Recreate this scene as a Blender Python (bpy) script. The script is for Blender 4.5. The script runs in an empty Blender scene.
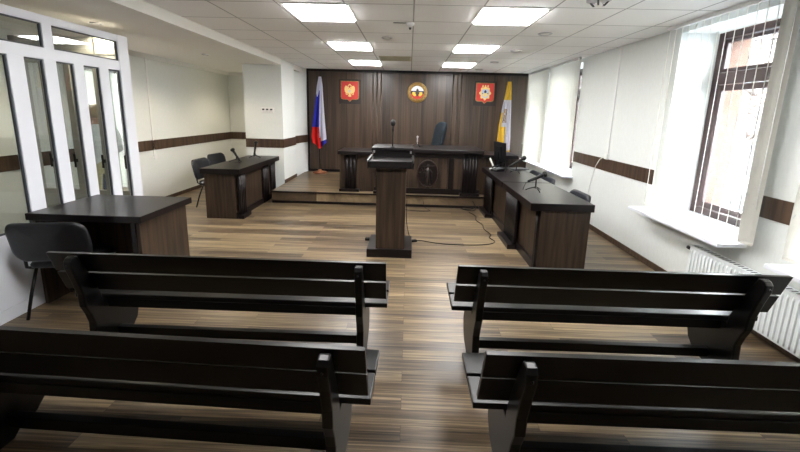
import bpy, bmesh, math, random
from mathutils import Vector, Matrix
PI = math.pi
random.seed(4)
scene = bpy.context.scene
col = scene.collection

# ------------------------------------------------------------------ camera
PITCH, YAW, ROLL = 0.1885, -0.0200, 0.0254
FPX, PPY = 376.54, 184.448
cp, sp, cy, sy = math.cos(PITCH), math.sin(PITCH), math.cos(YAW), math.sin(YAW)
Fv = Vector((sy*cp, cy*cp, -sp)); R0 = Vector((cy, -sy, 0)); U0 = R0.cross(Fv)
Rv = R0*math.cos(ROLL) + U0*math.sin(ROLL); Uv = U0*math.cos(ROLL) - R0*math.sin(ROLL)
cam_d = bpy.data.cameras.new('camera'); cam = bpy.data.objects.new('camera', cam_d); col.objects.link(cam)
cam_d.sensor_fit = 'HORIZONTAL'; cam_d.sensor_width = 36; cam_d.lens = FPX/800*36
cam_d.shift_y = -(226-PPY)/800; cam_d.clip_start = 0.05; cam_d.clip_end = 200
M = Matrix((Rv, Uv, -Fv)).transposed().to_4x4(); M.translation = (0, 0, 1.7382); cam.matrix_world = M
scene.camera = cam

# ------------------------------------------------------------------ sky, exposure
SKY = 20
LAMP = 20
w = bpy.data.worlds.new('overcast_sky'); scene.world = w; w.use_nodes = True
nt = w.node_tree; bg = nt.nodes['Background']
tc = nt.nodes.new('ShaderNodeTexCoord'); sx = nt.nodes.new('ShaderNodeSeparateXYZ'); rp = nt.nodes.new('ShaderNodeValToRGB')
nt.links.new(tc.outputs['Generated'], sx.inputs[0]); nt.links.new(sx.outputs['Z'], rp.inputs[0]); nt.links.new(rp.outputs[0], bg.inputs[0])
rp.color_ramp.elements[0].color = (.95, .97, 1, 1); rp.color_ramp.elements[1].color = (.88, .94, 1, 1)
bg.inputs[1].default_value = SKY
vs = scene.view_settings
vs.view_transform = 'Standard'; vs.look = 'None'; vs.gamma = 1; vs.use_curve_mapping = False
vs.exposure = 1.15

# ------------------------------------------------------------------ materials
def srgb(r, g, b):
    f = lambda c: (c/255/12.92) if c/255 <= .04045 else ((c/255+.055)/1.055)**2.4
    return (f(r), f(g), f(b), 1)
def mat(name, c, rough=.5, metal=0, spec=.5, coat=0):
    m = bpy.data.materials.new(name); m.use_nodes = True
    b = m.node_tree.nodes['Principled BSDF']
    b.inputs['Base Color'].default_value = c; b.inputs['Roughness'].default_value = rough
    b.inputs['Metallic'].default_value = metal; b.inputs['Specular IOR Level'].default_value = spec
    b.inputs['Coat Weight'].default_value = coat
    return m
def N(m, t, **kw):
    n = m.node_tree.nodes.new(t)
    for k, v in kw.items(): setattr(n, k, v)
    return n
def lk(m, a, b): m.node_tree.links.new(a, b)
def noisy(name, c1, c2, scale=(8, 8, 8), rough=.5, spec=.5, detail=4, bump=0, lo=.35, hi=.65, metal=0):
    m = mat(name, c1, rough, metal, spec); b = m.node_tree.nodes['Principled BSDF']
    tc = N(m, 'ShaderNodeTexCoord'); mp = N(m, 'ShaderNodeMapping'); mp.inputs['Scale'].default_value = scale
    nz = N(m, 'ShaderNodeTexNoise'); nz.inputs['Scale'].default_value = 1; nz.inputs['Detail'].default_value = detail
    r = N(m, 'ShaderNodeValToRGB'); r.color_ramp.elements[0].color = c1; r.color_ramp.elements[1].color = c2
    r.color_ramp.elements[0].position = lo; r.color_ramp.elements[1].position = hi
    lk(m, tc.outputs['Object'], mp.inputs[0]); lk(m, mp.outputs[0], nz.inputs['Vector']); lk(m, nz.outputs['Fac'], r.inputs[0]); lk(m, r.outputs[0], b.inputs['Base Color'])
    if bump:
        bp = N(m, 'ShaderNodeBump'); bp.inputs['Strength'].default_value = bump; bp.inputs['Distance'].default_value = .002
        lk(m, nz.outputs['Fac'], bp.inputs['Height']); lk(m, bp.outputs[0], b.inputs['Normal'])
    return m
wall_m = noisy('wallpaper', srgb(220, 223, 220), srgb(224, 227, 224), (60, 60, 18), .75, .2, bump=.15)
ceil_beam_m = mat('beam_plaster', srgb(232, 231, 226), .8, spec=.2)
walnut = noisy('walnut_veneer', srgb(36, 28, 21), srgb(66, 51, 39), (26, 26, 1.4), .42, .35, 6)
band_m = noisy('band_veneer', srgb(56, 42, 33), srgb(84, 65, 50), (26, 26, 1.4), .45, .35, 6)
wenge = noisy('wenge_wood', srgb(14, 10, 11), srgb(23, 16, 17), (3, 40, 40), .33, .3, 5)
bench_m = noisy('black_stained_wood', srgb(6, 6, 7), srgb(11, 10, 10), (2.5, 40, 40), .33, .3, 5)
black_vinyl = noisy('black_vinyl', srgb(11, 12, 16), srgb(16, 17, 22), (40, 40, 40), .42, .4, bump=.3)
navy_vinyl = noisy('dark_blue_vinyl', srgb(14, 16, 24), srgb(20, 23, 33), (40, 40, 40), .42, .5, bump=.3)
teal_fab = noisy('dark_teal_fabric', srgb(17, 26, 34), srgb(25, 36, 44), (80, 80, 80), .8, .3)
black_pl = mat('black_plastic', srgb(12, 12, 14), .45, spec=.3)
black_metal = mat('black_metal', srgb(12, 12, 13), .4, 0, .35)
chrome = mat('chrome', srgb(200, 200, 205), .2, 1)
white_pl = mat('white_plastic', srgb(228, 228, 226), .4)
pvc = mat('white_pvc', srgb(226, 228, 236), .35)
pvc_shaded = mat('shaded_white_pvc', srgb(172, 172, 168), .45)  # white PVC seen back-lit, its shade put into the grey base colour
gasket = mat('dark_gasket', srgb(62, 66, 74), .5)
brown_pvc = mat('brown_pvc', srgb(64, 46, 44), .4)
pink_wall = noisy('pink_plaster', srgb(92, 71, 61), srgb(98, 76, 66), (10, 10, 10), .9, .1)
sill_m = mat('sill_plastic', srgb(232, 234, 240), .35)
radi_m = mat('radiator_enamel', srgb(226, 231, 232), .35)
gold = noisy('gilded_relief', srgb(128, 98, 46), srgb(172, 138, 74), (30, 30, 30), .4, .5, metal=.3)
red = mat('red_enamel', srgb(196, 50, 42), .5)
cream_gold = mat('pale_gold', srgb(232, 205, 130), .45, .1)
silver_m = mat('pale_blue_enamel', srgb(176, 190, 214), .4)
white_en = mat('white_enamel', srgb(236, 236, 240), .5)
navy_en = mat('navy_enamel', srgb(36, 36, 78), .5)
yellow_en = mat('yellow_enamel', srgb(240, 205, 70), .5)
dark_en = mat('dark_relief', srgb(62, 60, 56), .5)
flag_w = mat('flag_white', srgb(226, 226, 238), .8, spec=.2)
flag_b = mat('flag_blue', srgb(52, 56, 180), .8, spec=.2)
flag_r = mat('flag_red', srgb(212, 44, 40), .8, spec=.2)
flag_y = mat('flag_yellow', srgb(238, 204, 78), .8, spec=.2)
flag_g = mat('flag_emblem_brown', srgb(150, 116, 60), .8, spec=.2)
terr = noisy('brown_wood_stand', srgb(110, 66, 42), srgb(140, 88, 58), (8, 8, 8), .5)
snow = noisy('snow', srgb(112, 115, 120), srgb(140, 144, 150), (1, 1, 1), .9, .2)
bark = mat('bark', srgb(96, 84, 76), .9)
skin_m = mat('skin', srgb(180, 136, 116), .6)
shirt_m = mat('white_shirt', srgb(225, 230, 232), .8)
jack_m = mat('dark_jacket', srgb(52, 54, 66), .8)
trou_m = mat('khaki_trousers', srgb(196, 190, 150), .8)
navy_t = mat('navy_trousers', srgb(46, 50, 74), .8)
hair_d = mat('dark_hair', srgb(38, 32, 30), .6)
hair_l = mat('fair_hair', srgb(176, 150, 112), .6)
shoe_m = mat('black_shoe', srgb(22, 22, 22), .4)
paper = mat('paper', srgb(232, 234, 238), .7)
greyf = mat('grey_folder', srgb(92, 94, 98), .45)
screen_m = mat('dark_screen', srgb(14, 15, 18), .15)
beige = noisy('beige_grille', srgb(178, 172, 148), srgb(190, 184, 160), (10, 60, 10), .7)
lens_m = mat('lamp_glass', srgb(236, 236, 232), .3)

def glass(name, tint=(.93, .96, .96, 1), r0=.05):
    m = bpy.data.materials.new(name); m.use_nodes = True; n = m.node_tree.nodes; n.clear()
    o = n.new('ShaderNodeOutputMaterial'); mx = n.new('ShaderNodeMixShader'); t = n.new('ShaderNodeBsdfTransparent'); g = n.new('ShaderNodeBsdfGlossy')
    lw = n.new('ShaderNodeLayerWeight'); pw = n.new('ShaderNodeMath'); pw.operation = 'POWER'; pw.inputs[1].default_value = 5
    ma = n.new('ShaderNodeMath'); ma.operation = 'MULTIPLY_ADD'; ma.inputs[1].default_value = 1-r0; ma.inputs[2].default_value = r0
    lw.inputs['Blend'].default_value = .5
    t.inputs[0].default_value = tint; g.inputs['Roughness'].default_value = 0.01
    lk(m, lw.outputs['Facing'], pw.inputs[0]); lk(m, pw.outputs[0], ma.inputs[0]); lk(m, ma.outputs[0], mx.inputs[0])
    lk(m, t.outputs[0], mx.inputs[1]); lk(m, g.outputs[0], mx.inputs[2]); lk(m, mx.outputs[0], o.inputs[0])
    return m
pane_m = glass('window_glass', (.95, .97, .97, 1)); part_glass = glass('partition_glass', (.90, .92, .91, 1), .07)

def slat_mat():
    m = bpy.data.materials.new('blind_fabric'); m.use_nodes = True; n = m.node_tree.nodes; n.clear()
    o = n.new('ShaderNodeOutputMaterial'); mx = n.new('ShaderNodeMixShader'); d = n.new('ShaderNodeBsdfDiffuse'); t = n.new('ShaderNodeBsdfTranslucent')
    d.inputs[0].default_value = srgb(238, 236, 228); t.inputs[0].default_value = srgb(246, 244, 238); mx.inputs[0].default_value = .22
    lk(m, d.outputs[0], mx.inputs[1]); lk(m, t.outputs[0], mx.inputs[2]); lk(m, mx.outputs[0], o.inputs[0])
    return m
slat_m = slat_mat()

def emis(name, c, s):
    m = bpy.data.materials.new(name); m.use_nodes = True; n = m.node_tree.nodes; n.clear()
    o = n.new('ShaderNodeOutputMaterial'); e = n.new('ShaderNodeEmission'); e.inputs[0].default_value = c; e.inputs[1].default_value = s
    lk(m, e.outputs[0], o.inputs[0]); return m
lamp_m = emis('lit_diffuser', (1, .985, .97, 1), LAMP)

def floor_mat():
    m = mat('laminate_planks', (1, 1, 1, 1), .3, spec=.45); b = m.node_tree.nodes['Principled BSDF']
    tc = N(m, 'ShaderNodeTexCoord')
    br = N(m, 'ShaderNodeTexBrick', offset=.37, offset_frequency=2)
    br.inputs['Color1'].default_value = (0, 0, 0, 1); br.inputs['Color2'].default_value = (1, 1, 1, 1); br.inputs['Mortar'].default_value = (.5, .5, .5, 1)
    br.inputs['Scale'].default_value = 1; br.inputs['Mortar Size'].default_value = 0.0; br.inputs['Brick Width'].default_value = 1.25; br.inputs['Row Height'].default_value = .115; br.inputs['Bias'].default_value = 0
    lk(m, tc.outputs['Object'], br.inputs['Vector'])
    # grain: streaks along x, shifted per plank
    sc = N(m, 'ShaderNodeVectorMath', operation='SCALE'); sc.inputs['Scale'].default_value = 17
    ad = N(m, 'ShaderNodeVectorMath', operation='ADD'); lk(m, br.outputs['Color'], sc.inputs[0])
    mp = N(m, 'ShaderNodeMapping'); mp.inputs['Scale'].default_value = (1.1, 52, 1); lk(m, tc.outputs['Object'], mp.inputs[0])
    lk(m, mp.outputs[0], ad.inputs[0]); lk(m, sc.outputs[0], ad.inputs[1])
    nz = N(m, 'ShaderNodeTexNoise'); nz.inputs['Scale'].default_value = 1; nz.inputs['Detail'].default_value = 7; nz.inputs['Roughness'].default_value = .62; nz.inputs['Distortion'].default_value = .6
    lk(m, ad.outputs[0], nz.inputs['Vector'])
    ma = N(m, 'ShaderNodeMath', operation='MULTIPLY_ADD'); lk(m, br.outputs['Color'], ma.inputs[0]); ma.inputs[1].default_value = .22; lk(m, nz.outputs['Fac'], ma.inputs[2])
    r = N(m, 'ShaderNodeValToRGB'); e = r.color_ramp.elements
    e[0].position = .38; e[0].color = srgb(42, 34, 26); e[1].position = .93; e[1].color = srgb(172, 154, 122)
    q = e.new(.56); q.color = srgb(86, 71, 54); q = e.new(.72); q.color = srgb(130, 112, 86)
    lk(m, ma.outputs[0], r.inputs[0])
    br2 = N(m, 'ShaderNodeTexBrick', offset=.37, offset_frequency=2)
    for k in ('Color1', 'Color2'): br2.inputs[k].default_value = (1, 1, 1, 1)
    br2.inputs['Mortar'].default_value = (.6, .55, .5, 1); br2.inputs['Scale'].default_value = 1; br2.inputs['Mortar Size'].default_value = .0022; br2.inputs['Brick Width'].default_value = 1.25; br2.inputs['Row Height'].default_value = .115
    lk(m, tc.outputs['Object'], br2.inputs['Vector'])
    mx = N(m, 'ShaderNodeMix', data_type='RGBA', blend_type='MULTIPLY'); mx.inputs['Factor'].default_value = 1
    lk(m, r.outputs[0], mx.inputs['A']); lk(m, br2.outputs['Color'], mx.inputs['B']); lk(m, mx.outputs['Result'], b.inputs['Base Color'])
    rr = N(m, 'ShaderNodeMapRange'); rr.inputs['To Min'].default_value = .24; rr.inputs['To Max'].default_value = .42; lk(m, nz.outputs['Fac'], rr.inputs['Value']); lk(m, rr.outputs[0], b.inputs['Roughness'])
    return m
floor_m = floor_mat()

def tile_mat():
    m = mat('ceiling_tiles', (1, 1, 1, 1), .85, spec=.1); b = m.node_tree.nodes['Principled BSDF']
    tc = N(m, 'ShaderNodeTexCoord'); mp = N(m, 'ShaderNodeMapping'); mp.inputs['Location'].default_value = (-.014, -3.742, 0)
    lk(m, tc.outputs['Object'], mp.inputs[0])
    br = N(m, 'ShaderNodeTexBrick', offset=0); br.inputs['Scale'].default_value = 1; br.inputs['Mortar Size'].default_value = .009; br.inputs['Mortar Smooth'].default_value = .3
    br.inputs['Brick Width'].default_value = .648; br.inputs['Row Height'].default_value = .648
    br.inputs['Color1'].default_value = srgb(246, 246, 245); br.inputs['Color2'].default_value = srgb(242, 242, 241); br.inputs['Mortar'].default_value = srgb(176, 175, 175)  # white T-bars drawn darker, their shadow put into the line colour
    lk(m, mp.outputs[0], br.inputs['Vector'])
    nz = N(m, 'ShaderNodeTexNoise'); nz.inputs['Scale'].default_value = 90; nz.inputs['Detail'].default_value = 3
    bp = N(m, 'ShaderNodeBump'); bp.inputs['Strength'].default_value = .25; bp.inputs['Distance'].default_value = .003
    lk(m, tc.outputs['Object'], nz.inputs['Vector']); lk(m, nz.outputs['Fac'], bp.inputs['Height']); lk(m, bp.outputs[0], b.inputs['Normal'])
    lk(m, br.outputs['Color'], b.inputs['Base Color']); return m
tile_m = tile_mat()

def panel_mat():   # vertical veneer boards of the judge's wall
    m = mat('veneer_wall_boards', (1, 1, 1, 1), .3, spec=.5); b = m.node_tree.nodes['Principled BSDF']
    tc = N(m, 'ShaderNodeTexCoord'); s = N(m, 'ShaderNodeSeparateXYZ'); lk(m, tc.outputs['Object'], s.inputs[0])
    fl = N(m, 'ShaderNodeMath', operation='SNAP'); fl.inputs[1].default_value = .095; lk(m, s.outputs['X'], fl.inputs[0])
    wn = N(m, 'ShaderNodeTexWhiteNoise', noise_dimensions='1D'); lk(m, fl.outputs[0], wn.inputs['W'])
    mp = N(m, 'ShaderNodeMapping'); mp.inputs['Scale'].default_value = (34, 20, .9); lk(m, tc.outputs['Object'], mp.inputs[0])
    nz = N(m, 'ShaderNodeTexNoise'); nz.inputs['Scale'].default_value = 1; nz.inputs['Detail'].default_value = 5; lk(m, mp.outputs[0], nz.inputs['Vector'])
    ma = N(m, 'ShaderNodeMath', operation='MULTIPLY_ADD'); lk(m, wn.outputs['Value'], ma.inputs[0]); ma.inputs[1].default_value = .4; lk(m, nz.outputs['Fac'], ma.inputs[2])
    r = N(m, 'ShaderNodeValToRGB'); e = r.color_ramp.elements; e[0].position = .35; e[0].color = srgb(36, 28, 24); e[1].position = .95; e[1].color = srgb(80, 65, 53)
    lk(m, ma.outputs[0], r.inputs[0]); lk(m, r.outputs[0], b.inputs['Base Color']); return m
panel_m = panel_mat()

# ------------------------------------------------------------------ mesh helpers
class MB:
    def __init__(s): s.bm = bmesh.new(); s.mats = []
    def _mi(s, m):
        if m is None: return 0
        if m not in s.mats: s.mats.append(m)
        return s.mats.index(m)
    def _merge(s, b2, m, T=None, smooth=False):
        i = s._mi(m)
        for f in b2.faces: f.material_index = i; f.smooth = smooth
        if T is not None: bmesh.ops.transform(b2, matrix=T, verts=b2.verts)
        me = bpy.data.meshes.new('t'); b2.to_mesh(me); b2.free(); s.bm.from_mesh(me); bpy.data.meshes.remove(me)
    def box(s, x0, x1, y0, y1, z0, z1, bev=0, m=None, T=None):
        b = bmesh.new(); bmesh.ops.create_cube(b, size=1)
        for v in b.verts: v.co = Vector(((x0+x1)/2+v.co.x*(x1-x0), (y0+y1)/2+v.co.y*(y1-y0), (z0+z1)/2+v.co.z*(z1-z0)))
        if bev: bmesh.ops.bevel(b, geom=b.edges[:], offset=bev, segments=2, profile=.6, affect='EDGES')
        s._merge(b, m, T); return s
    def prism(s, pts, a0, a1, axis='x', bev=0, m=None, T=None, smooth=False):
        b = bmesh.new()
        def P(u, v, t): return {'x': (t, u, v), 'y': (u, t, v), 'z': (u, v, t)}[axis]
        va = [b.verts.new(P(u, v, a0)) for u, v in pts]; vb = [b.verts.new(P(u, v, a1)) for u, v in pts]
        b.faces.new(va); b.faces.new(vb[::-1]); n = len(pts)
        for i in range(n): b.faces.new((va[i], vb[i], vb[(i+1) % n], va[(i+1) % n]))
        bmesh.ops.recalc_face_normals(b, faces=b.faces)
        if bev:
            ed = [e for e in b.edges if abs(getattr(e.verts[0].co - e.verts[1].co, axis)) < 1e-6]
            bmesh.ops.bevel(b, geom=ed, offset=bev, segments=2, profile=.6, affect='EDGES')
        s._merge(b, m, T, smooth); return s
    def tube(s, pts, r, seg=8, m=None, T=None, cap=True):
        pts = [Vector(p) for p in pts]; rs = r if isinstance(r, (list, tuple)) else [r]*len(pts)
        b = bmesh.new(); rings = []; up = None
        for i, p in enumerate(pts):
            d = ((pts[min(i+1, len(pts)-1)]-p).normalized() + (p-pts[max(i-1, 0)]).normalized()).normalized()
            if up is None: up = Vector((0, 0, 1)) if abs(d.z) < .9 else Vector((1, 0, 0))
            a = d.cross(up).normalized(); c = a.cross(d).normalized(); up = c
            rings.append([b.verts.new(p + (a*math.cos(t)+c*math.sin(t))*rs[i]) for t in [2*PI*k/seg for k in range(seg)]])
        for q, w2 in zip(rings, rings[1:]):
            for k in range(seg): b.faces.new((q[k], q[(k+1) % seg], w2[(k+1) % seg], w2[k]))
        if cap: b.faces.new(rings[0][::-1]); b.faces.new(rings[-1])
        bmesh.ops.recalc_face_normals(b, faces=b.faces)
        s._merge(b, m, T, True); return s
    def lathe(s, prof, c=(0, 0, 0), seg=20, m=None, T=None, smooth=True):
        b = bmesh.new(); rings = []
        for r, z in prof: rings.append([b.verts.new((c[0]+r*math.cos(2*PI*k/seg), c[1]+r*math.sin(2*PI*k/seg), c[2]+z)) for k in range(seg)])
        for q, w2 in zip(rings, rings[1:]):
            for k in range(seg): b.faces.new((q[k], q[(k+1) % seg], w2[(k+1) % seg], w2[k]))
        b.faces.new(rings[0][::-1]); b.faces.new(rings[-1]); bmesh.ops.recalc_face_normals(b, faces=b.faces)
        s._merge(b, m, T, smooth); return s
    def grid(s, fn, nu, nv, thick=0, m=None, T=None, matfn=None):
        b = bmesh.new(); V = [[b.verts.new(fn(i/nu, j/nv)) for i in range(nu+1)] for j in range(nv+1)]
        mi = s._mi(m) if matfn is None else 0
        for j in range(nv):
            for i in range(nu):
                f = b.faces.new((V[j][i], V[j][i+1], V[j+1][i+1], V[j+1][i])); f.smooth = True
                f.material_index = s._mi(matfn((i+.5)/nu, (j+.5)/nv)) if matfn else mi
        if thick: bmesh.ops.solidify(b, geom=b.faces[:], thickness=thick)
        if T is not None: bmesh.ops.transform(b, matrix=T, verts=b.verts)
        me = bpy.data.meshes.new('t'); b.to_mesh(me); b.free(); s.bm.from_mesh(me); bpy.data.meshes.remove(me); return s
    def build(s, name, m=None, parent=None, loc=None):
        me = bpy.data.meshes.new(name); s.bm.to_mesh(me); s.bm.free()
        if not s.mats: s.mats = [m]
        for q in s.mats: me.materials.append(q)
        o = bpy.data.objects.new(name, me); col.objects.link(o)
        if parent is not None: o.parent = parent
        if loc: o.location = loc
        return o
def tag(o, label=None, cat=None, group=None, kind=None):
    if label: o['label'] = label
    if cat: o['category'] = cat
    if group: o['group'] = group
    if kind: o['kind'] = kind
    return o
def thing(name, label, cat, loc=(0, 0, 0), rz=0, group=None):
    o = bpy.data.objects.new(name, None); col.objects.link(o); o.empty_display_size = .1
    o.location = loc; o.rotation_euler = (0, 0, rz); return tag(o, label, cat, group)
def struct(name, mb, m, parent=None):
    o = mb.build(name, m, parent)
    if parent is None: o['kind'] = 'structure'
    return o
def dup(root, loc, rz, label=None):
    r = root.copy(); col.objects.link(r); r.location = loc; r.rotation_euler = (0, 0, rz)
    if label: r['label'] = label
    for ch in list(root.children):
        c = ch.copy(); col.objects.link(c); c.parent = r
        for g in list(ch.children):
            d = g.copy(); col.objects.link(d); d.parent = c
    return r

# ------------------------------------------------------------------ room numbers
CZ = 2.7233; XR = 2.9277; YB = 9.386; ZD = .2318; YS = 6.90; XP = -2.56; XA = -4.58; YF = -2.6; YA = 9.66
SILL, LINT = .70, 2.66
WINS = [(1.35, 2.60), (3.24, 4.38), (6.74, 7.88), (8.20, 9.26)]

# ------------------------------------------------------------------ setting
struct('floor', MB().box(XA-2.5, XR+.4, YF-.1, YB+.5, -.12, 0), floor_m)
dm = MB().box(XP, XR, YS+.012, YB, 0, ZD-.028)
struct('trim_1', MB().box(XP, XR, YS-.012, YS+.05, ZD-.03, ZD-.004, .004, m=wenge).box(XP, XR, YS, YS+.013, 0, .05, .003, m=wenge), wenge)
struct('floor_dais', dm.box(XP, XR, YS+.012, YB, ZD-.028, ZD), floor_m)
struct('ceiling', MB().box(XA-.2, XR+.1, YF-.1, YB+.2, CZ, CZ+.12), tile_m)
# right wall with four window openings
mw = MB(); ex = MB()
for b, x0, x1, g in ((mw, XR, XR+.4, 0), (ex, XR+.48, XR+.72, .03)):
    y = YF-.1
    for a, c in WINS:
        b.box(x0, x1, y, a+g, -.1, CZ+.1); b.box(x0, x1, a+g, c-g, -.1, SILL-.02+g); b.box(x0, x1, a+g, c-g, LINT-g, CZ+.1); y = c-g
    b.box(x0, x1, y, YB+.2, -.1, CZ+.1)
struct('wall_right', mw, wall_m); struct('wall_exterior', ex, pink_wall)
struct('wall_front', MB().box(XA-.2, XR, YF-.1, YF, 0, CZ), wall_m)
# left wall with the corridor doorway
DY0, DY1, DZ = 5.12, 6.12, 2.24
struct('wall_left', MB().box(XA-.12, XA, YF, DY0, 0, CZ).box(XA-.12, XA, DY1, YA, 0, CZ).box(XA-.12, XA, DY0, DY1, DZ, CZ), wall_m)
struct('wall_corridor', MB().box(XA-1.7, XA-1.6, 3.2, 8, 0, CZ).box(XA-1.7, XA-.12, 3.2, 3.3, 0, CZ).box(XA-1.7, XA-.12, 7.9, 8, 0, CZ), wall_m)
struct('ceiling_corridor', MB().box(XA-1.7, XA-.12, 3.2, 8, CZ, CZ+.1), ceil_beam_m)
struct('door_1', MB().box(XA-.13, XA+.03, DY0-.07, DY0+.015, 0, DZ+.07, .004).box(XA-.13, XA+.03, DY1-.015, DY1+.07, 0, DZ+.07, .004).box(XA-.13, XA+.03, DY0+.015, DY1-.015, DZ-.015, DZ+.07, .004), pvc)
# back wall: plaster in the alcove, veneer boards behind the judge

struct('wall_back', MB().box(-3.33, XR, YB, YB+.12, 0, CZ), wall_m)
struct('wall_alcove', MB().box(XA-.12, -3.21, YA, YA+.12, 0, CZ).box(-3.33, -3.21, YB+.12, YA, 0, CZ), wall_m)
bw = MB(); bx0 = -2.505
bw.box(bx0, XR, YB-.03, YB, ZD, CZ, m=panel_m)
for c in (-.80, 1.13):
    for k in (-1, 0, 1):
        bw.lathe([(.016, ZD+.02), (.016, CZ-.04)], (c+k*.1, YB-.03, 0), 10, m=panel_m)
bw.box(bx0, XR, YB-.05, YB-.03, CZ-.06, CZ, .004, m=wenge).box(bx0, XR, YB-.045, YB-.03, ZD, ZD+.07, .004, m=wenge)
bw.box(bx0, bx0+.05, YB-.045, YB-.03, ZD, CZ, .004, m=wenge)
struct('wall_panelling', bw, panel_m)
# pillar, recessed strip and beam
ZS = 2.6079; YP = 7.6686
struct('pillar', MB().box(-3.33, XP, YP, 8.50, 0, CZ), wall_m)
struct('wall_recess', MB().prism([(-2.90, 8.45), (XP-.17, 8.45), (-2.505, YB), (-2.90, YB)], 0, CZ, 'z'), wall_m)
struct('beam', MB().box(-3.33, XP, YF, YP, ZS, CZ).box(-3.33, XP, 8.50, YB, ZS, CZ), ceil_beam_m)
ZA = ZS+.012
struct('ceiling_alcove', MB().box(XA, -3.33, YF, YA, ZA, CZ), ceil_beam_m)
# brown wall band
ZB1, ZB0 = 1.1442, .9678
tb = MB(); y = 2.82
for a, c in ((4.50, 6.70),): tb.box(XR-.014, XR, a, c, ZB0, ZB1, .002)
tb.box(XR-.014, XR, 2.62, 3.24, ZB0, ZB1, .002)
struct('trim_2', tb, band_m)
struct('trim_3', MB().box(XA, XA+.014, DY1+.07, YA, ZB0, ZB1, .002).box(XA, XA+.014, YF, DY0-.07, ZB0, ZB1, .002).box(XA, -3.33, YA-.014, YA, ZB0, ZB1, .002), band_m)
struct('trim_4', MB().box(-3.33, XP+.014, YP-.014, YP, ZB0, ZB1, .002).box(XP, XP+.014, YP, 8.50, ZB0, ZB1, .002).prism([(XP-.17, 8.45), (XP-.154, 8.45), (-2.493, YB-.035), (-2.51, YB-.035)], ZB0, ZB1, 'z'), band_m)
# skirting
struct('baseboard_right', MB().box(XR-.016, XR, 2.0, YS-.012, 0, .075, .004), band_m)
struct('baseboard_left', MB().box(XA, XA+.016, DY1+.07, YA, 0, .07, .004), band_m)
struct('baseboard_pillar', MB().box(-3.33, XP, YP-.016, YP, 0, .07, .004).box(XP, XP+.016, YP, 8.50, ZD, ZD+.07, .004), band_m)
# cornice of the alcove
struct('trim_5', MB().prism([(XA, ZA), (XA+.07, ZA), (XA+.05, ZA-.03), (XA+.02, ZA-.06), (XA, ZA-.07)], YF, YA, 'y').prism([(YA, ZA), (YA-.07, ZA), (YA-.05, ZA-.03), (YA, ZA-.07)], XA, -3.33, 'x'), white_pl)
# windows on the right
XG = XR+.40
for i, (a, c) in enumerate(WINS):
    f = MB(); F = .065
    z0, z1 = SILL, LINT
    f.box(XG, XG+.07, a, a+F, z0, z1, .006).box(XG, XG+.07, c-F, c, z0, z1, .006).box(XG, XG+.07, a+F, c-F, z0, z0+F, .006).box(XG, XG+.07, a+F, c-F, z1-F, z1, .006)
    f.box(XG, XG+.07, a+F, c-F, 2.12, 2.24, .006)
    wn = struct('window_%d' % (i+1), f, brown_pvc)
    g = MB(); q = F+.012; G = .06
    for (u, v) in ((z0+q, 2.112), (2.248, z1-q)):
        G = .06 if u < 1 else .035
        g.box(XG+.012, XG+.06, a+q, a+q+G, u, v, .005).box(XG+.012, XG+.06, c-q-G, c-q, u, v, .005).box(XG+.012, XG+.06, a+q+G, c-q-G, u, u+G, .005).box(XG+.012, XG+.06, a+q+G, c-q-G, v-G, v, .005)
    g.build('sash', brown_pvc, wn)
    MB().box(XG+.034, XG+.038, a+F, c-F, z0+F, z1-F).build('pane', pane_m, wn)
    if i in (1, 2): MB().box(XG-.012, XG+.012, a+q+.02, a+q+.045, 1.30, 1.42, .003).build('handle', white_pl, wn)
    s = MB().box(XR-.25 if i < 2 else XR-.17, XG, a-.09, c+.12, SILL-.035, SILL, .008)
    struct('window_sill' if i == 0 else 'window_sill', s, sill_m)['kind'] = 'structure'

# ------------------------------------------------------------------ ceiling lights
def ceiling_light(x, y, lab):
    t = thing('ceiling_light', lab, 'ceiling light', (x, y, CZ), 0, 'square ceiling lights')
    W = .318
    fr = MB(); fr.box(-W, W, -W, -W+.026, -.012, 0, .002).box(-W, W, W-.026, W, -.012, 0, .002).box(-W, -W+.026, -W+.026, W-.026, -.012, 0, .002).box(W-.026, W, -W+.026, W-.026, -.012, 0, .002)
    fr.build('frame', white_pl, t)
    d = MB(); n = W-.026
    d.box(-n, n, -n, n, -.026, -.001, .003)
    d.build('diffuser', lamp_m, t)
    return t
for i, xx in enumerate((-.918, .963)):
    ceiling_light(xx, 4.0643-1.944, 'square ceiling light panel above the front benches, %s column' % ('left', 'right')[i])
for j, yy in enumerate((4.066, 5.866, 7.666)):
    yy = 3.7567+.3076+j*1.944
    for i, xx in enumerate((-.918, .963)):
        ceiling_light(xx, yy, '%s square ceiling light panel in the %s column' % (('nearest', 'middle', 'farthest')[j], ('left', 'right')[i]))

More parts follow.
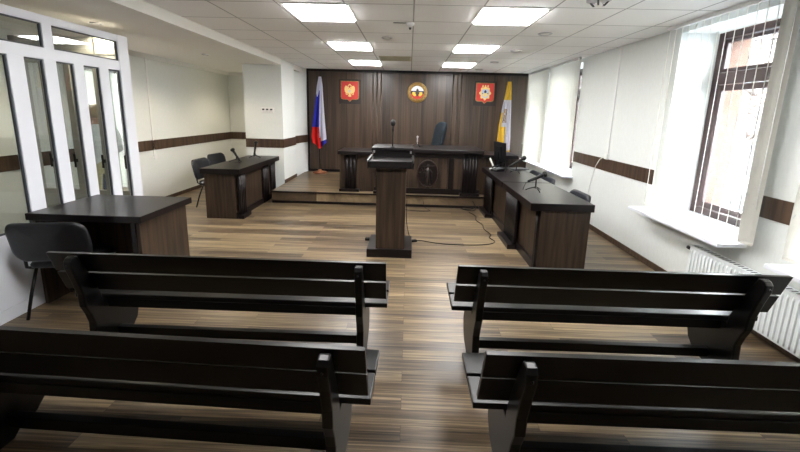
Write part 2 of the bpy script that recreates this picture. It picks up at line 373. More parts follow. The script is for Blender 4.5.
# ------------------------------------------------------------------ vertical blinds
def blind(name_label, y0, y1, zb, kind, group):
    X = XR-.11; t = thing('vertical_blind', name_label, 'blind', (X, (y0+y1)/2, zb), 0, group)
    h = CZ-zb; L = (y1-y0)/2
    MB().box(-.022, .022, -L, L, h-.035, h-.001, .004).build('headrail', white_pl, t)
    s = MB(); n = 0
    def slat(yy, ang, wd):
        T = Matrix.Translation((0, yy, 0)) @ Matrix.Rotation(ang, 4, 'Z')
        s.grid(lambda u, v: ((.006*math.sin(u*PI)), (u-.5)*wd, .01+v*(h-.05)), 4, 1, .0012, T=T)
        s.box(-.004, .004, -wd/2+.01, wd/2-.01, .006, .03, T=T)
    if kind == 'closed':
        k = int((y1-y0)/.105)
        for i in range(k): slat(-L+.06+i*(2*L-.12)/(k-1), .22, .127)
    else:
        yy = L-.03
        while yy > -L+.16:
            ang = -math.atan2(X, (y0+y1)/2+yy); slat(yy, ang, .1); yy -= .096
        for i in range(6): slat(-L+.06+i*.007, .12, .105)
    s.build('slats', slat_m, t)
    c = MB(); c.tube([(-.03, -L+.015 if kind != 'closed' else L-.02, h-.03), (-.035, -L+.01 if kind != 'closed' else L-.02, .5), (-.05, -L-.02 if kind != 'closed' else L-.04, .32), (-.04, -L+.03 if kind != 'closed' else L-.05, .36)], .003, 5)
    c.build('cord', white_pl, t)
    return t
blind('cream vertical blind with its slats turned open over the near bright window', 2.98, 4.45, .73, 'open', None)
blind('white vertical blind closed over the window cut off by the right edge', 1.26, 2.72, .73, 'closed', None)
blind('closed white vertical blind on the far window pair, beside the bare wall', 6.62, 7.92, .73, 'closed', None)
blind('closed white vertical blind nearest the yellow flag and the wooden wall', 8.06, 9.33, .73, 'closed', None)

# ------------------------------------------------------------------ glazed partition
XQ = -3.21
def partition():
    t = thing('glazed_partition', 'white framed glazed partition with tall narrow panes at left', 'partition', (XQ, 0, 0))
    y0, y1 = 1.2, 4.37; f = MB(); d = .022
    ys = [(1.2, 1.28), (1.62, 1.74), (2.05, 2.17)]
    rails = [(0, .09), (.62, .72), (2.12, 2.21), (2.415, 2.49)]
    mull = [1.30, 1.70, 2.06, 2.42, 2.86, 3.25, 3.55, 3.84, 4.10]
    f.box(-d, d, y0, y1, 0, .10, .004); f.box(-d, d, y0, y1, 2.115, 2.215, .005); f.box(-d, d, y0, y1, 2.42, 2.49, .005)
    f.box(-d, d, y0, y1, .60, .70, .005)
    f.box(-d-.004, d+.004, 4.22, 4.37, 0, 2.49, .006); f.box(-d, d, y0, y0+.08, 0, 2.49, .005)
    for a, b in ((1.66, 1.78), (2.08, 2.20), (2.46, 2.58), (3.03, 3.165), (3.335, 3.455), (3.635, 3.745), (3.935, 4.055)): f.box(-d, d, a, b, .10, 2.12, .005)
    f.box(-d, d, 3.36, 3.455, 2.2, 2.43, .005); f.box(-d, d, 2.1, 2.2, 2.2, 2.43, .005)
    f.box(-d+.01, d-.01, y0, y1, .10, .60)
    f.build('frame', pvc, t)
    low = [(1.28, 1.66), (1.78, 2.08), (2.20, 2.46), (2.58, 3.03), (3.165, 3.335), (3.455, 3.635), (3.745, 3.935), (4.055, 4.22)]
    up = [(1.28, 2.1), (2.2, 3.36), (3.455, 4.22)]
    for a, b, z0, z1 in [(a, b, .70, 2.115) for a, b in low] + [(a, b, 2.215, 2.42) for a, b in up]:
        p = MB().box(-.003, .003, a, b, z0, z1).build('pane', part_glass, t)
        g = MB(); e = .012
        g.box(-.004, .012, a, a+e, z0, z1).box(-.004, .012, b-e, b, z0, z1).box(-.004, .012, a+e, b-e, z1-e, z1).box(-.004, .012, a+e, b-e, z0, z0+e)
        g.build('gasket', gasket, p)
    return t
partition()
def return_partition():
    t = thing('enclosure_screen', 'white framed glazed screen toned grey for shade, with door panels seen through the partition', 'partition', (0, 4.42, 0))
    x0, x1 = XA, XQ-.04; f = MB(); d = .03
    leaves = [(-4.50, -4.215), (-4.165, -3.925), (-3.915, -3.605), (-3.59, -3.275)]
    f.box(x0, x1, -d, d, 2.3, 2.49, .004); f.box(x0, x1, -d, d, 0, .08, .004)
    ed = [x0]+[v for l in leaves for v in l]+[x1]
    for k in range(0, len(ed), 2): f.box(ed[k]-.002, ed[k+1]+.002, -d, d, 0, 2.49, .003)
    f.build('frame', pvc_shaded, t)
    for a, b in leaves:
        k = .06 if a < -3.93 else (.045 if a < -3.6 else .10)
        g = MB().box(a+.004, a+k, -.025, .025, .09, 2.29, .004).box(b-k, b-.004, -.025, .025, .09, 2.29, .004).box(a+k, b-k, -.025, .025, 2.2, 2.29, .004).box(a+k, b-k, -.025, .025, .09, .18, .004).box(a+k, b-k, -.025, .025, .62, .72, .004)
        g.box(a+k, b-k, -.012, .012, .18, .62)
        dl = g.build('door_leaf', pvc_shaded, t)
        MB().box(a+k, b-k, -.003, .003, .72, 2.2).build('pane', pane_m, dl)
        MB().box(b-k+.012, b-k+.032, -.065, -.05, 1.0, 1.16, .004).box(b-k+.014, b-k+.030, -.05, -.025, 1.06, 1.1).build('handle', black_pl, dl)
    return t
return_partition()

# ------------------------------------------------------------------ benches
def bench_profile():
    return [(-.005, .77), (-.015, .79), (-.035, .797), (-.058, .79), (-.074, .77), (-.075, .73), (-.045, .64), (-.012, .52), (-.005, .43), (.025, .36), (.045, .29), (.04, .2), (.02, .10), (.02, 0),
            (.24, 0), (.27, .03), (.37, .06), (.43, .12), (.455, .20), (.44, .28), (.43, .34), (.455, .405), (.135, .405), (.125, .47), (.07, .61)]
def bench(x0, x1, y, lab, sup, rz=0, low=.644):
    t = thing('wooden_bench', lab, 'bench', (0, y, 0), rz, 'black public benches')
    for zl, zh in ((.658, .80), (.505, low)):
        yy = lambda z: .0+(.80-z)*.36
        MB().prism([(yy(zl), zl), (yy(zl)+.026, zl+.006), (yy(zh)+.026, zh), (yy(zh), zh)], x0 + (.0 if zh > .7 else -.0), x1, 'x', .004).build('back_board', bench_m, t)
    for a, b in ((.165, .345), (.365, .535)):
        MB().box(x0-.005, x1+.005, a, b, .405, .44, .006).build('seat_board', bench_m, t)
    MB().box(sup[0]+.03, sup[1]-.03, .16, .19, .345, .405, .003).build('seat_rail', bench_m, t)
    MB().box(sup[0]+.03, sup[1]-.03, .215, .26, .09, .155, .004).build('stretcher', bench_m, t)
    for s in sup:
        MB().prism(bench_profile(), s-.024, s+.024, 'x', .008).build('end_support', bench_m, t)
        MB().lathe([(.006, 0), (.005, .006)], (s, 0, 0), 8).build('screw_cap', black_metal, t).matrix_local = Matrix.Translation((0, -.078, .745)) @ Matrix.Rotation(PI/2, 4, 'X')
    return t
bench(.335, 2.40, 2.235, 'black wooden bench right of the aisle, in the row nearer the lectern', (.487, 2.195))
bench(.335, 2.42, 1.355, 'black wooden bench right of the aisle, in the row nearest the viewer', (.497, 2.24), 0, .651)
bench(-2.31, -.12, 2.235, 'black wooden bench left of the aisle, in the row nearer the lectern', (-2.11, -.288))
bench(-2.26, -.15, 1.345, 'black wooden bench left of the aisle, in the row nearest the viewer', (-2.06, -.305), -.032, .651)

# ------------------------------------------------------------------ desks
def pilaster(mb, x0, x1, z0, z1, y):
    # fluted dark pilaster in front of the face y, facing -y
    mb.box(x0, x1, y-.03, y, z0, z1, .003)
    n = max(3, int((x1-x0)/.055)); wd = (x1-x0)/n
    for k in range(n): mb.lathe([(wd*.4, z0), (wd*.4, z1)], (x0+(k+.5)*wd, y-.03+wd*.24, 0), 10)
def desk(name, lab, loc, rz, L, D, H, pil, group=None, base_out=.12, panel_ends=True, overhang=.05, near=0):
    """front faces local -y, x from 0 to L, y from 0 (front) to D; pil = list of (x0,x1,has_base)"""
    t = thing(name, lab, 'desk', loc, rz, group)
    o = overhang
    MB().box(-o, L+(o if o else near), -.10 if base_out > .1 else -o-.03, D+o*.5, H-.085, H, .006).build('desktop', wenge, t)
    for x in (0, L-.03): MB().box(x, x+.03, .03, D-.02, 0, H-.085, .003).build('end_panel', walnut, t)
    MB().box(.03, L-.03, .03, .05, .02, H-.085).build('front_panel', walnut, t)
    fr = MB(); fr.box(.0, L, .0, .03, 0, .10, .003).box(0, L, .0, .03, H-.15, H-.085, .003)
    fr.build('front_rail', wenge, t)
    for (a, b, base) in pil:
        p = MB(); pilaster(p, a, b, .0 if not base else .06, H-.085, .03 if not base else .0); po = p.build('pilaster', wenge, t)
        if base: MB().box(max(a-.03, .002), min(b+.03, L-.002), -base_out, .0, 0, .06, .005).build('plinth', wenge, po)
    return t
# right desks: front plane faces -x  (local -y -> world -x means rz = -90deg; local +x -> world -y)
XD = 1.46
desk('counsel_desk', 'dark wood desk nearest the right benches, its walnut end panel facing them', (XD, 5.345, 0), -PI/2, 1.27, .595, .80, [(1.20, 1.27, False), (.0, .55, True)], 'desks along the window wall', overhang=.0, near=.035)
desk('counsel_desk', 'dark wood desk against the platform step, with the monitor on it', (XD, 6.868, 0), -PI/2, 1.505, .595, .80, [(.0, .56, True), (1.44, 1.51, False)], 'desks along the window wall', overhang=.0)
# left desk: front faces +x  (local -y -> world +x: rz = +90deg; local +x -> world +y)
desk('counsel_desk', 'dark wood desk on the left with two microphones, in front of the pillar', (-2.69, 5.76, 0), PI/2, 1.74, .53, .81, [(.03, .27, True), (1.09, 1.36, False), (1.50, 1.74, False)], None, base_out=.09, overhang=.045)

def front_left_desk():
    t = thing('counsel_desk', 'empty black topped desk beside the glazed partition', 'desk', (-3.36, 2.96, 0))
    x0, W, D, H = .19, 1.11, .75, .835
    MB().box(x0-.015, W+.045, 0, D, H-.06, H, .006).build('desktop', wenge, t)
    MB().box(W-.03, W, .04, D-.04, 0, H-.06, .003).build('end_panel', walnut, t)
    MB().box(x0, x0+.03, .04, D-.04, 0, H-.06, .003).build('end_panel', walnut, t)
    MB().box(x0+.03, W-.03, D-.09, D-.06, .05, H-.06, .003).build('front_panel', walnut, t)
    MB().box(W-.075, W-.03, .035, .085, 0, H-.06, .004).build('post', wenge, t)
    return t
front_left_desk()

# judge's bench on the platform
def judges_bench():
    t = thing('judges_bench', 'long dark judge bench with an oval carved medallion on the platform', 'bench desk', (0, 0, ZD))
    H = 1.085-ZD; Hw = 1.005-ZD; x0, x1 = -.63, 1.36; yf = 7.0
    MB().box(x0-.035, x1+.035, 6.90, 7.95, H-.065, H, .008).build('desktop', wenge, t)
    MB().box(x0, x1, yf+.02, yf+.04, .02, H-.065).build('front_panel', walnut, t)
    for x in (x0, x1-.03): MB().box(x, x+.03, yf+.04, 7.85, 0, H-.065, .003).build('end_panel', walnut, t)
    MB().box(x0, x1, yf, yf+.02, 0, .11, .003).box(x0, x1, yf-.01, yf+.02, H-.16, H-.065, .003).box(x0+.52, x0+.60, yf-.008, yf+.02, .11, H-.16, .003).box(x1-.60, x1-.50, yf-.008, yf+.02, .11, H-.16, .003).build('front_rail', wenge, t)
    for a, b in ((x0+.03, x0+.33), (x1-.34, x1-.06)):
        p = MB(); pilaster(p, a, b, .05, H-.065, yf); po = p.build('pilaster', wenge, t)
        MB().box(a-.04, b+.04, yf-.10, yf, 0, .05, .005).build('plinth', wenge, po)
    for s, a, b in ((-1, -1.30, x0), (1, x1, 2.02)):
        MB().box(a-(.03 if s < 0 else -.037), b+(.03 if s > 0 else -.037), 7.0, 7.72, Hw-.065, Hw, .008).build('wing_top', wenge, t)
        wp = MB().box(a, b, 7.10, 7.12, .0, Hw-.065); xe = a if s < 0 else b-.03
        wp.box(xe, xe+.03, 7.12, 7.65, 0, Hw-.065, .003)
        wp.build('wing_panel', walnut, t)
        p = MB(); pa = a+.10 if s < 0 else b-.36; pilaster(p, pa, pa+.22, .05, Hw-.065, 7.10); po = p.build('pilaster', wenge, t)
        MB().box(pa-.1, pa+.28, 7.0, 7.10, 0, .05, .005).build('plinth', wenge, po)
    # oval medallion
    me = MB(); cx, cz, rx, rz_ = .375, .625-ZD, .20, .262
    pts = [(cx+rx*math.cos(2*PI*k/40), cz+rz_*math.sin(2*PI*k/40)) for k in range(40)]
    me.prism(pts, yf-.012, yf+.022, 'y', .006)
    o = me.build('medallion', wenge, t)
    rim = MB(); rim.tube([(cx+rx*.94*math.cos(2*PI*k/40), yf-.014, cz+rz_*.95*math.sin(2*PI*k/40)) for k in range(41)], .010, 6)
    rim.build('rim', dark_mah, o)
    fg = MB()   # figure with scales in relief
    fg.tube([(cx, yf-.014, cz-.2), (cx, yf-.016, cz-.05), (cx, yf-.018, cz+.08), (cx, yf-.016, cz+.12)], [.05, .042, .032, .014], 8)
    fg.lathe([(.001, -.026), (.02, -.014), (.024, 0), (.018, .018), (.001, .027)], (cx, yf-.018, cz+.15), 10)
    fg.tube([(cx-.02, yf-.016, cz+.09), (cx-.09, yf-.016, cz+.06), (cx-.12, yf-.016, cz+.11)], .01, 6).tube([(cx+.02, yf-.016, cz+.09), (cx+.08, yf-.016, cz+.03), (cx+.07, yf-.016, cz-.12)], .009, 6)
    fg.tube([(cx-.17, yf-.016, cz+.125), (cx+.13, yf-.016, cz+.155)], .005, 5)
    for q in (-.15, -.06): fg.tube([(cx+q, yf-.016, cz+.12), (cx+q, yf-.016, cz+.03)], .003, 4).prism([(cx+q-.03, cz+.03), (cx+q+.03, cz+.03), (cx+q+.018, cz+.012), (cx+q-.018, cz+.012)], yf-.022, yf-.012, 'y')
    fg.box(cx-.07, cx+.07, yf-.02, yf-.01, cz-.235, cz-.205, .004)
    fg.build('relief_figure', relief_m, o)
    return t
dark_mah = noisy('dark_mahogany', srgb(38, 24, 22), srgb(52, 33, 29), (20, 20, 20), .3)
relief_m = noisy('relief_wood', srgb(34, 27, 25), srgb(50, 41, 37), (20, 20, 20), .3)
judges_bench()

# ------------------------------------------------------------------ lectern
def lectern():
    t = thing('lectern', 'tall dark walnut lectern standing alone in mid floor', 'lectern', (-.199, 4.33, 0))
    MB().box(-.275, .275, 0, .56, 0, .105, .006).build('plinth', wenge, t)
    MB().box(-.168, .182, .03, .46, .105, 1.098, .004).build('column', walnut, t)
    tr = MB(); tr.box(-.246, .246, -.05, .42, 1.105, 1.186, .004)
    tr.box(-.241, .241, .385, .42, 1.186, 1.272, .003)
    tr.build('tray', wenge_b, t)
    for q in (-1, 1):
        MB().prism([(-.052, 1.10), (.40, 1.10), (.40, 1.215), (-.052, 1.202)], q*.27-(.022 if q > 0 else 0), q*.27+(.022 if q < 0 else 0), 'x').build('side_board', bench_m, t)
    MB().box(-.262, .262, .355, .80, 1.272, 1.305, .006).build('top_shelf', wenge_b, t)
    for q in (-1, 1):
        MB().box(q*.262-.006, q*.262+.006, -.056, -.05, 1.17, 1.2, .002).build('corner_fitting', chrome, t)
        MB().box(q*.23-.012, q*.23+.012, .376, .384, 1.235, 1.27, .002).build('corner_fitting', chrome, t)
    return t
wenge_b = noisy('wenge_top', srgb(15, 12, 13), srgb(23, 19, 19), (3, 40, 40), .42, .25, 5)
lectern()

# ------------------------------------------------------------------ microphones
def mic_capsule(mb_body, mb_head, p0, p1, r=.02):
    p0, p1 = Vector(p0), Vector(p1); d = p1-p0
    mb_body.tube([p0, p0+d*.15, p0+d*.75, p0+d*.8], [r*.6, r*.8, r, r*1.2], 10)
    mb_head.tube([p0+d*.8, p0+d*.86, p0+d*.94, p1], [r*1.2, r*1.8, r*1.75, r*.7], 10)
def tripod_mic(lab, loc, rz, tilt, hgt=.1, ln=.2, spread=.125, light=False, mr=.022):
    t = thing('table_microphone', lab, 'microphone', loc, rz, 'microphones on tripod stands')
    s = MB()
    s.tube([(0, 0, .045), (0, 0, hgt)], .009, 8)
    s.lathe([(.012, .035), (.016, .045), (.012, .06)], (0, 0, 0), 10)
    s.build('stem', chrome if light else black_metal, t)
    for k in range(3):
        a = 2*PI*k/3+.5
        MB().tube([(.008*math.cos(a), .008*math.sin(a), .05), (spread*.6*math.cos(a), spread*.6*math.sin(a), .03), (spread*math.cos(a), spread*math.sin(a), .004)], [.008, .007, .005], 6).build('leg', black_metal, t)
    b, h = MB(), MB(); dx, dz = math.cos(tilt), math.sin(tilt)
    c = Vector((0, 0, hgt+.01)); mic_capsule(b, h, c-Vector((dx, 0, dz))*ln*.45, c+Vector((dx, 0, dz))*ln*.55, mr)
    b.lathe([(.014, -.012), (.017, 0), (.014, .012)], c, 10)
    b.build('body', silver_grey if light else black_pl, t); h.build('grille', black_metal if not light else silver_grey, t)
    st = c-Vector((dx, 0, dz))*ln*.45
    MB().tube([st, st-Vector((dx*.03, 0, .02)), (st.x-.05, .01, .03), (st.x-.03, .05, .004), (st.x+.02, .12, .004)], .003, 5).build('cable', black_pl, t)
    return t
silver_grey = mat('silver_grey', srgb(196, 196, 200), .35, .3)
tripod_mic('tripod microphone tilted up, nearer on the left desk', (-3.02, 6.52, .81), PI-.2, .95, .11, .26)
tripod_mic('upright tripod microphone on the left desk, end nearest the pillar', (-2.97, 7.22, .81), PI/2-.3, 1.3, .15, .30)
tripod_mic('large tripod microphone near the front corner of the right desk', (1.63, 4.74, .80), .2, .38, .16, .27, .12)
tripod_mic('tripod microphone lying low beside the monitor on the right desk', (1.80, 6.24, .80), .4, .42, .17, .36, .1)
tripod_mic('small pale microphone on a chrome stand on the judge bench', (.17, 7.42, 1.085), -PI/2, 1.35, .10, .2, .11, True, .011)
# lectern microphone
t = thing('gooseneck_microphone', 'tall slender black microphone standing up from the lectern top', 'microphone', (-.20, 4.74, 1.305))
MB().lathe([(.03, 0), (.03, .008), (.012, .014)], (0, 0, 0), 14).build('base', black_metal, t)
MB().tube([(0, 0, .01), (0, 0, .15), (0, .004, .26)], .009, 8).build('stem', black_metal, t)
b = MB(); b.tube([(0, .004, .20), (0, .004, .262)], .013, 8); b.build('collar', black_pl, t)
MB().lathe([(.008, 0), (.022, .01), (.032, .03), (.034, .05), (.027, .074), (.009, .088)], (0, .006, .258), 14).build('windscreen', black_pl, t)

# ------------------------------------------------------------------ chairs
def rounded_pad(wd, ht, th, curve, r, n=12):
    """pad in local xz centred, facing -y, with rounded corners, curved about z"""
    pts = []
    for cx, cz, a0 in ((wd/2-r, ht/2-r, 0), (-wd/2+r, ht/2-r, PI/2), (-wd/2+r, -ht/2+r, PI), (wd/2-r, -ht/2+r, 1.5*PI)):
        for k in range(n//2+1):
            a = a0+PI/2*k/(n//2); pts.append((cx+r*math.cos(a), cz+r*math.sin(a)))
    return pts
def pad(mb, wd, ht, th, curve, r, T, m=None):
    pts = rounded_pad(wd, ht, th, curve, r)
    b = bmesh.new(); rings = []
    for sc, yy in ((.0, -th*.5), (.5, -th*.5), (.86, -th*.48), (.96, -th*.36), (1, -th*.1), (1, th*.1), (.97, th*.36), (.88, th*.46), (.5, th*.5), (.0, th*.5)):
        rings.append([b.verts.new((x*sc, yy+curve*(x*sc/(wd/2))**2, z*sc)) for x, z in pts] if sc else [b.verts.new((0, yy, 0))])
    n = len(pts)
    for q, w2 in zip(rings, rings[1:]):
        for k in range(n):
            if len(q) == 1: b.faces.new((q[0], w2[(k+1) % n], w2[k]))
            elif len(w2) == 1: b.faces.new((q[k], q[(k+1) % n], w2[0]))
            else: b.faces.new((q[k], q[(k+1) % n], w2[(k+1) % n], w2[k]))
    bmesh.ops.recalc_face_normals(b, faces=b.faces)
    mb._merge(b, m, T, True)
def iso_chair(lab, loc, rz, m, group, bw=.54, bh=.36):
    """faces local -y ; back at +y"""
    t = thing('visitor_chair', lab, 'chair', loc, rz, group)
    s = MB(); pad(s, .46, .43, .06, .01, .08, Matrix.Translation((0, 0, .45)) @ Matrix.Rotation(-PI/2, 4, 'X')); s.build('seat', m, t)
    s = MB(); pad(s, bw, bh, .05, -.05, .10, Matrix.Translation((0, .285, .66)) @ Matrix.Rotation(-.2, 4, 'X')); s.build('backrest', m, t)
    for sx in (-1, 1):
        MB().tube([(sx*.235, -.24, 0), (sx*.225, -.17, .2), (sx*.215, -.12, .41)], .012, 8).build('leg', black_metal, t)
        MB().tube([(sx*.235, .26, 0), (sx*.225, .2, .2), (sx*.215, .12, .41)], .012, 8).build('leg', black_metal, t)
        MB().tube([(sx*.215, -.18, .41), (sx*.215, .16, .41), (sx*.21, .22, .44), (sx*.2, .24, .52), (sx*.18, .255, .62)], .012, 8).build('side_frame', black_metal, t)
    MB().tube([(-.215, .12, .405), (.215, .12, .405)], .010, 8).tube([(-.215, -.12, .405), (.215, -.12, .405)], .010, 8).build('cross_bar', black_metal, t)
    return t
ch = iso_chair('black vinyl chair drawn up to the empty desk by the glazed partition', (-2.87, 3.03, 0), PI+.16, black_vinyl, None, .58, .34)
c2 = iso_chair('dark blue chair behind the left desk, nearer the viewer', (-3.46, 6.62, 0), PI/2+.15+PI-PI, navy_vinyl, 'dark blue visitor chairs')
def place(lab, loc, rz): return dup(c2, loc, rz, lab)
c2.rotation_euler = (0, 0, -PI/2+PI+.0); c2.rotation_euler = (0, 0, PI/2)
# local -y should point to +x  ->  rz = +90deg
place('dark blue chair behind the left desk, nearer the pillar', (-3.60, 7.42, 0), PI/2-.12)
place('dark blue chair tucked behind the desk nearest the right benches', (1.84, 4.55, 0), -PI/2)
place('dark blue chair behind the desk with the monitor, beside the seam of the desks', (1.84, 5.64, 0), -PI/2)
place('dark blue chair behind the desk with the monitor, nearer the platform', (1.84, 6.20, 0), -PI/2)

# judge's swivel chair, turned aside
t = thing('swivel_chair', 'dark teal high backed swivel chair behind the judge bench', 'chair', (.40, 8.15, ZD), -1.2)
s = MB(); pad(s, .50, .50, .09, .01, .1, Matrix.Translation((0, 0, .50)) @ Matrix.Rotation(-PI/2, 4, 'X')); s.build('seat', teal_fab, t)
s = MB(); pad(s, .46, .72, .10, -.04, .17, Matrix.Translation((0, .30, .98)) @ Matrix.Rotation(-.20, 4, 'X')); s.build('backrest', teal_fab, t)
for sx in (-1, 1):
    MB().tube([(sx*.25, .12, .48), (sx*.29, .12, .52), (sx*.29, .10, .68), (sx*.29, -.16, .69), (sx*.27, -.18, .64)], .016, 8).build('armrest', black_pl, t)
MB().tube([(0, .2, .47), (0, .27, .52), (0, .30, .75)], .02, 8).build('back_bracket', black_metal, t)
MB().lathe([(.05, .08), (.05, .12), (.025, .14), (.025, .44), (.09, .46)], (0, 0, 0), 14).build('gas_column', black_metal, t)
for k in range(5):
    a = 2*PI*k/5
    l = MB().tube([(.03*math.cos(a), .03*math.sin(a), .11), (.29*math.cos(a), .29*math.sin(a), .07)], [.022, .015], 8).build('leg', black_pl, t)
    MB().lathe([(.026, -.02), (.03, 0), (.026, .02)], (0, 0, 0), 12, T=Matrix.Translation((.29*math.cos(a), .29*math.sin(a), .03)) @ Matrix.Rotation(PI/2, 4, 'X')).build('caster', black_pl, l)

# ------------------------------------------------------------------ things on the right desk
t = thing('monitor', 'black computer monitor seen from its side on the far right desk', 'monitor', (1.63, 6.72, .80), PI/2+.16)
T = Matrix.Translation((0, 0, .30)) @ Matrix.Rotation(-.08, 4, 'X')
MB().box(-.24, .24, -.012, .02, -.17, .17, .006, T=T).box(-.12, .12, .02, .04, -.1, .1, .006, T=T).build('casing', black_pl, t)
MB().box(-.225, .225, -.0145, -.0115, -.15, .155, T=T).build('screen', screen_m, t)
MB().box(-.03, .03, .03, .05, .01, .3, .005).build('neck', black_pl, t)
MB().prism(rounded_pad(.24, .17, 0, 0, .05), 0, .012, 'z', .003).build('base', black_pl, t)
MB().prism([(0, 0), (.012, 0), (.012, .21), (0, .21)], -.06, .06, 'x', .003, T=Matrix.Translation((0, 0, .004)) @ Matrix.Rotation(-.45, 4, 'X')).prism([(.0, .0), (.09, .0), (.09, .012), (0, .012)], -.05, .05, 'x', .003).build('document_stand', white_pl, None, (1.53, 6.60, .80))
o = bpy.data.objects['document_stand']; o.rotation_euler = (0, 0, 1.2); tag(o, 'small white slanted document stand at the edge of the far right desk', 'document stand')
o = MB().box(-.15, .15, -.11, .11, 0, .022, .004, m=greyf).box(-.14, .10, -.1, .1, .022, .024, m=greyf).build('folder', None, None, (1.96, 6.66, .80)); o.rotation_euler = (0, 0, .5)
tag(o, 'flat grey folder lying behind the microphone on the far right desk', 'folder')
t = thing('desk_telephone', 'dark low telephone at the inner edge of the far right desk', 'telephone', (1.53, 6.40, .80), -1.2)
MB().prism([(-.09, 0), (.09, 0), (.09, .06), (-.09, .025)], -.08, .08, 'x', .006).build('body', navy_pl if False else black_pl, t)
MB().tube([(-.055, -.07, .06), (-.055, -.04, .075), (-.055, .04, .085), (-.055, .07, .08)], [.022, .014, .014, .022], 8).build('handset', navy_vinyl, t)
MB().box(-.01, .06, -.06, .05, .03, .055, .004, T=Matrix.Rotation(.0, 4, 'X')).build('keypad', greyf, t)

# ------------------------------------------------------------------ flags
def flag(lab, x, y, edges, matfn, ztop, group=None):
    t = thing('flag_on_pole', lab, 'flag', (x, y, ZD))
    MB().lathe([(.17, 0), (.175, .02), (.15, .035), (.06, .05), (.03, .09)], (0, 0, 0), 24).build('base', terr, t)
    MB().tube([(0, 0, .05), (.0, 0, ztop-ZD-.05)], .013, 10).build('pole', wenge, t)
    MB().lathe([(.012, 0), (.014, .008), (.004, .02)], (0, 0, ztop-ZD-.06), 12).build('finial', gold, t)
    n = len(edges)-1
    def fn(u, v):
        k = min(int(v*n), n-1); f = v*n-k
        z = edges[k][0]*(1-f)+edges[k+1][0]*f; l = edges[k][1]*(1-f)+edges[k+1][1]*f; r = edges[k][2]*(1-f)+edges[k+1][2]*f
        sag = edges[k][3]*(1-f)+edges[k+1][3]*f
        zz = z-ZD+sag*(1-abs(2*u-1))*-1
        amp = .02+.05*min(1, v*2)
        return (l+(r-l)*u - x, -.03-amp*(.5+.5*math.sin(u*PI*5+.6+v*.8))*1.0 , zz)
    c = MB(); c.grid(fn, 44, 44, .002, matfn=matfn); c.build('cloth', None, t)
    return t
def rus(u, v):
    e = .22+.03*math.sin(u*9)
    if u < .52:
        if v < e+.06: return flag_w
        return flag_b if v < .64 else flag_r
    if u < .6 and v > .82: return flag_r
    return flag_w if v < .88 else flag_b
# edges: (z, left x, right x, bottom sag)
flag('white, blue and red flag hanging from a pole on the left', -2.16, 9.12, [(2.52, -2.15, -2.09, 0), (2.3, -2.19, -2.06, 0), (1.9, -2.235, -2.04, 0), (1.4, -2.30, -2.01, 0), (1.12, -2.335, -1.985, .0), (.98, -2.30, -1.985, .15)], rus, 2.56)
def sta(u, v):
    if v < .30: return flag_y
    if u < .22: return flag_y if v > .45 else flag_w
    if v < .62:
        if .28 < u < .62 and .40 < v < .56 and (int(u*31)+int(v*37)) % 3: return flag_g
        return flag_w
    if u < .52 or v > .90: return flag_y
    return flag_w if u > .6-(v-.62)*.25 else flag_y
flag('yellow flag with a white cross hanging from a pole by the windows', 2.27, 8.95, [(2.49, 2.215, 2.30, 0), (2.25, 2.18, 2.32, 0), (1.9, 2.12, 2.34, 0), (1.5, 2.07, 2.36, 0), (1.1, 2.05, 2.38, 0), (.82, 2.12, 2.38, .08)], sta, 2.53)

# ------------------------------------------------------------------ emblems on the panelled wall
YW = YB-.032
def shield_pts(w2, z1, z0, tip):
    r = .05
    return [(-w2, z1), (w2, z1), (w2, z0+r), (w2-r*.3, z0+r*.3), (w2-r, z0), (.05, z0), (0, z0-tip), (-.05, z0), (-w2+r, z0), (-w2+r*.3, z0+r*.3), (-w2, z0+r)]
def emblem_board(lab, x, z, dx=.27, dz=.29):
    t = thing('coat_of_arms', lab, 'emblem', (x, YW, z))
    MB().box(-dx, dx, -.02, 0, -dz, dz, .004).build('backing_board', wenge_b2, t)
    s = MB(); s.prism([(u*1.05, v*1.05) for u, v in shield_pts(.21, .24, -.18, .05)], -.034, -.02, 'y', .002); s.build('rim', gold, t)
    s = MB(); s.prism(shield_pts(.205, .235, -.175, .05), -.044, -.034, 'y', .003); s.build('shield', red, t)
    return t
wenge_b2 = noisy('board_veneer', srgb(30, 24, 22), srgb(40, 32, 28), (30, 30, 2), .45)
t = emblem_board('red shield with a gold double headed eagle, left on the panelled wall', -1.455, 2.205)
e = MB(); Y0, Y1 = -.056, -.044
for s in (-1, 1):
    m_ = lambda pts: [(s*u, v) for u, v in pts][::s]
    e.prism(m_([(.02, .06), (.045, .10), (.07, .155), (.115, .165), (.145, .12), (.15, .05), (.135, -.01), (.10, -.045), (.05, -.055), (.02, -.04)]), Y0, Y1, 'y', .003)
    e.prism(m_([(.0, .05), (.012, .05), (.03, .10), (.055, .125), (.075, .115), (.06, .14), (.04, .145), (.02, .13), (.0, .09)]), Y0-.006, Y1, 'y', .002)
    e.prism(m_([(.02, -.04), (.06, -.085), (.10, -.09), (.105, -.075), (.07, -.07), (.04, -.04)]), Y0, Y1, 'y', .002)
    e.prism(m_([(.025, .155), (.05, .155), (.055, .175), (.037, .185), (.022, .175)]), Y0, Y1, 'y', .001)
    e.tube([(s*.105, -.05, -.08), (s*.105, -.05, -.045)], .012, 6)
e.prism([(-.035, .07), (.035, .07), (.04, 0), (.02, -.06), (.05, -.13), (.0, -.145), (-.05, -.13), (-.02, -.06), (-.04, 0)], Y0-.004, Y1, 'y', .003)
e.prism([(-.025, .175), (.025, .175), (.032, .2), (.0, .215), (-.032, .2)], Y0, Y1, 'y', .002)
bmesh.ops.scale(e.bm, vec=(.84, 1, .84), verts=e.bm.verts); e.build('eagle', cream_gold, t)
